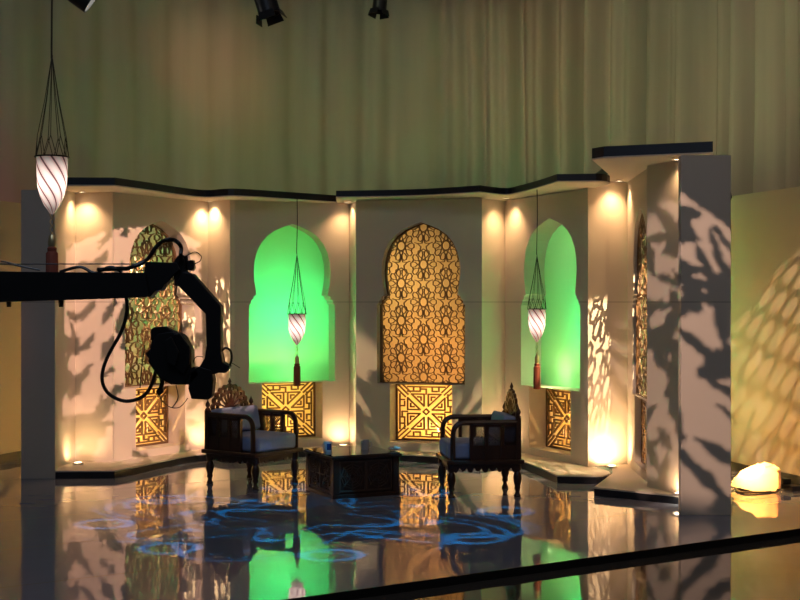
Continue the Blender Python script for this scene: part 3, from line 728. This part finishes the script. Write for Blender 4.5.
def mug(px,Y,label,m1,hang,band=None):
    P=PX(px,Y,.383); root=thing('mug',label,'mug',tuple(P),hang,'mugs on the coffee table')
    MB().lathe([(.034,0),(.037,.004),(.037,.092),(.034,.092),(.033,.01)],24,cap=False).build('body',m1,root,smooth=True)
    MB().lathe([(.0,.0005),(.034,.0005),(.034,.004)],24).build('bottom',m1,root)
    h=MB(); h.tube([(.036,0,.075)]+[(.042+.022*math.sin(k*PI/6),0,.047+.028*math.cos(k*PI/6)) for k in range(7)]+[(.036,0,.018)],.005,8); h.build('handle',m1,root,smooth=True)
    if band: 
        b=MB(); V=[];Fc=[]
        for i in range(9):
            an=band+i*.16
            for z in (.02,.078): V.append((.0378*math.cos(an),.0378*math.sin(an),z))
        for i in range(8): Fc.append((2*i,2*i+2,2*i+3,2*i+1))
        b.add(V,Fc).build('printed_band',M_mugb,root,recalc=False)
mug(328,11.86,'mug with a dark blue print near the left corner of the coffee table',M_mug,2.6,-4.4)
mug(365,12.05,'plain white mug near the middle of the coffee table',M_mug,.1)
m=MB(); random.seed(2); V=[];Fc=[];n1,n2=7,12  # crumpled peach lump, made up for an unidentified peach spot
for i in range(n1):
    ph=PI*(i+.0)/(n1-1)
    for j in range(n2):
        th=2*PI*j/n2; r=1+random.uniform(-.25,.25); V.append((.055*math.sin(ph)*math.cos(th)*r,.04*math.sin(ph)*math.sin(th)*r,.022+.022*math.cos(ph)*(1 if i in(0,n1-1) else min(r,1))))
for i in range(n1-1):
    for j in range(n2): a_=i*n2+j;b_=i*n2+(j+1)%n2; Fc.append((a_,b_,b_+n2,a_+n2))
P=PX(394,11.96,.383); tag(m.add(V,Fc).build('peach_lump',M_peach,loc=tuple(P)),'small crumpled peach lump on the right corner of the coffee table','tissue')

# ------------------------------------------------------------------ camera crane (silhouette at the left)
YC=6.0; K=YC/F
def cpt(x,y,dy=0): return Vector(((x-400)/F*YC,YC+dy,ZY(y,YC)))
cr0=cpt(185,275); crane=thing('camera_crane','black camera crane arm reaching in from the left with a hanging head','camera crane',tuple(cr0))
def cp_prism(name,pts,d0,d1,parent,m=M_black,holes=(),bev=.004):
    b=MB(); b.prism([(cpt(x,y).x-cr0.x,cpt(x,y).z-cr0.z) for x,y in pts],[[(cpt(x,y).x-cr0.x,cpt(x,y).z-cr0.z) for x,y in h] for h in holes],d0,d1,XZ)
    return b.build(name,m,parent,bevel=bev)
def rel(pts): return [tuple(cpt(*p)-cr0) for p in pts]
cp_prism('boom',[(-60,271),(60,272.5),(148,273),(152,297),(100,299),(-60,304)],-.075,.075,crane)
cp_prism('boom_plate',[(147,262),(178,263),(182,270),(177,274),(171,281),(166,285),(163,290),(157,291),(152,297),(146,297),(146,271)],-.05,.05,crane)
cp_prism('pivot_block',[(175,286),(175,270),(172,265),(179,256),(182,254),(185,259),(187,271),(192,274),(192,280),(187,283),(186,287)],-.035,.035,crane)
b=MB(); b.tube([tuple(cpt(184,256)-cr0),tuple(cpt(184,276)-cr0)],.018,12); b.build('swivel_post',M_black,crane,smooth=True)
cp_prism('tilt_motor',[(188,261),(194,260),(195,268),(193,271),(188,270)],-.03,.03,crane)
cp_prism('head_bracket',[(184,272),(194,274),(222,306),(222,352),(224,362),(231,366),(227,371),(214,374),(205,370),(200,368),(206,358),(208,345),(207,314),(178,284)],-.045,.045,crane)
cp_prism('pan_motor',[(192,372),(200,366),(213,370),(215,380),(213,396),(210,399),(193,398),(190,388)],-.05,.05,crane)
c_=MB()
c_.tube([(x,y*0-.05+.01*math.sin(i),z) for i,(x,y,z) in enumerate([tuple(p) for p in cat(rel([(100,270),(118,269),(133,268),(150,259),(160,245),(172,240),(181,244),(183,252),(182,262)]),5)])],.010,8)
c_.build('bundle_cable',M_black2,crane,smooth=True)
c_=MB(); c_.tube(cat(rel([(126,295),(127,310),(122,330),(107,358),(102,378),(108,393),(124,401),(140,398),(150,388),(156,370),(160,350)]),6),.0085,8); c_.build('drop_cable',M_black2,crane,smooth=True)
for i,pts in enumerate((((186,256),(195,252),(201,256),(200,261),(194,264)),((-40,262),(0,264),(70,264),(150,264)),((-40,258),(0,261),(20,266),(40,270)),((205,365),(224,372),(231,362),(231,352),(226,348),(220,352)),((188,398),(180,407),(170,407),(161,399),(158,388)),((192,365),(196,357),(203,357)),((145,345),(142,365),(140,388)),((232,363),(240,368)),((176,385),(178,398),(172,408)),((60,272),(80,267),(95,273),(110,267),(122,272)))):
    c_=MB(); c_.tube(cat(rel(pts),6),(.0025,.003,.0045,.006,.0022,.002,.0025,.0018,.0025,.008)[i],6); c_.build('thin_cable',M_black2,crane,smooth=True)
for x in (9,61):
    b=MB(); b.tube([tuple(cpt(x,300)-cr0),tuple(cpt(x,307)-cr0)],[.012,.010],10); b.build('clamp_bolt',M_black,crane)
# video camera on the head
vc=thing('video_camera','black video camera slung under the crane head, tilted down','video camera',tuple(cr0))
cp_prism('camera_body',[(153,345),(158,334),(176,331),(185,335),(193,350),(193,372),(187,384),(173,384),(162,378),(150,362)],-.055,.055,vc,M_black,bev=.01)
cp_prism('side_panel',[(176,334),(182,333),(192,346),(192,362),(186,374),(178,368)],-.065,-.050,vc,M_black2,bev=.004)
cp_prism('viewfinder',[(152,334),(152,330),(155,327),(168,326),(171,329),(176,332),(172,344),(160,345),(152,340)],-.04,.04,vc,M_black2,bev=.006)
b=MB(); 
pa=cpt(160,352)-cr0; pb=cpt(146,360)-cr0
b.tube([tuple(cpt(166,352)-cr0),tuple(cpt(155,356)-cr0),tuple(cpt(150,350)-cr0)],[.045,.04,.03],16); b.build('lens_barrel',M_black,vc,smooth=True)
cp_prism('battery_pack',[(168,340),(174,336),(182,352),(178,366),(170,362)],-.078,-.062,vc,M_black,bev=.004)
cp_prism('mounting_plate',[(162,376),(176,384),(192,384),(201,374),(196,366),(188,370)],-.05,.05,vc,M_black)
cp_prism('zoom_lever',[(162,377),(166,378),(163,388),(164,392),(159,396),(156,391),(159,388)],-.012,.012,vc,M_black2)
cp_prism('top_handle',[(150,348),(153,338),(156,339),(155,350)],-.012,.012,vc,M_black2)

# ------------------------------------------------------------------ glowing floor lamp behind the right end post
YL=12.1; L0=PX(754,YL,0); fl=thing('floor_flood_lamp','glowing paper wrapped flood lamp on the floor right of the end post','flood lamp',tuple(L0),math.radians(-12))
# half-open drum wrapped with gel
R_=.115; Lh=.40; V=[];Fc=[]; n=14
rnd=random.Random(4)
for i in range(7):
    x=-Lh/2+Lh*i/6
    for j in range(n+1):
        a_=-.25+(PI+.5)*j/n; rr=R_*(.35,.72,.98,1.20,1.22,1.14,1.0)[i]*(1+rnd.uniform(-.13,.13)); V.append((x+rnd.uniform(-.015,.015)+.03*math.sin(a_),-rr*math.cos(a_)*1.1,.055+max(-.04,rr*math.sin(a_))*1.35))
for i in range(6):
    for j in range(n): p=i*(n+1)+j; Fc.append((p,p+1,p+n+2,p+n+1))
MB().add(V,Fc).build('gel_wrap',M_gel,fl,smooth=True,recalc=False)
MB().box((-.16,-.10,0),(.19,.10,.03)).build('base_tray',M_black,fl,bevel=.005)
MB().lathe([(.02,-.12),(.03,-.1),(.03,.1),(.02,.12)],14,Matrix.Translation((0,0,.10))@Matrix.Rotation(PI/2,4,'Y')).build('bulb',mat('flood_bulb',(1,1,1),.3,emis=(1,.6,.22),estr=60),fl)
MB().box((.20,-.09,.03),(.235,.10,.20)).build('end_plate',M_peach,fl,bevel=.005)
light('POINT','flood_bulb_light',(L0.x,L0.y+.02,.13),None,(1,.44,.12),38,shadow_soft_size=.05)
m=MB(); m.box((-.17,-.06,0),(.17,.06,.05)); m.box((-.10,-.045,.05),(.02,.045,.10)); o=m.build('ballast_box',M_black,loc=tuple(PX(786,12.15)),rotz=-1.2,bevel=.008); tag(o,'low black ballast box on the floor beside the glowing lamp','box')
m=MB(); m.tube(cat([tuple(PX(779,12.1,.01)),tuple(PX(768,11.92,.01)),tuple(PX(745,11.86,.01)),tuple(PX(736,12.05,.01))],6),.009,6); tag(m.build('power_cable',M_black2,smooth=True),'black power cable on the floor in front of the glowing lamp','cable')
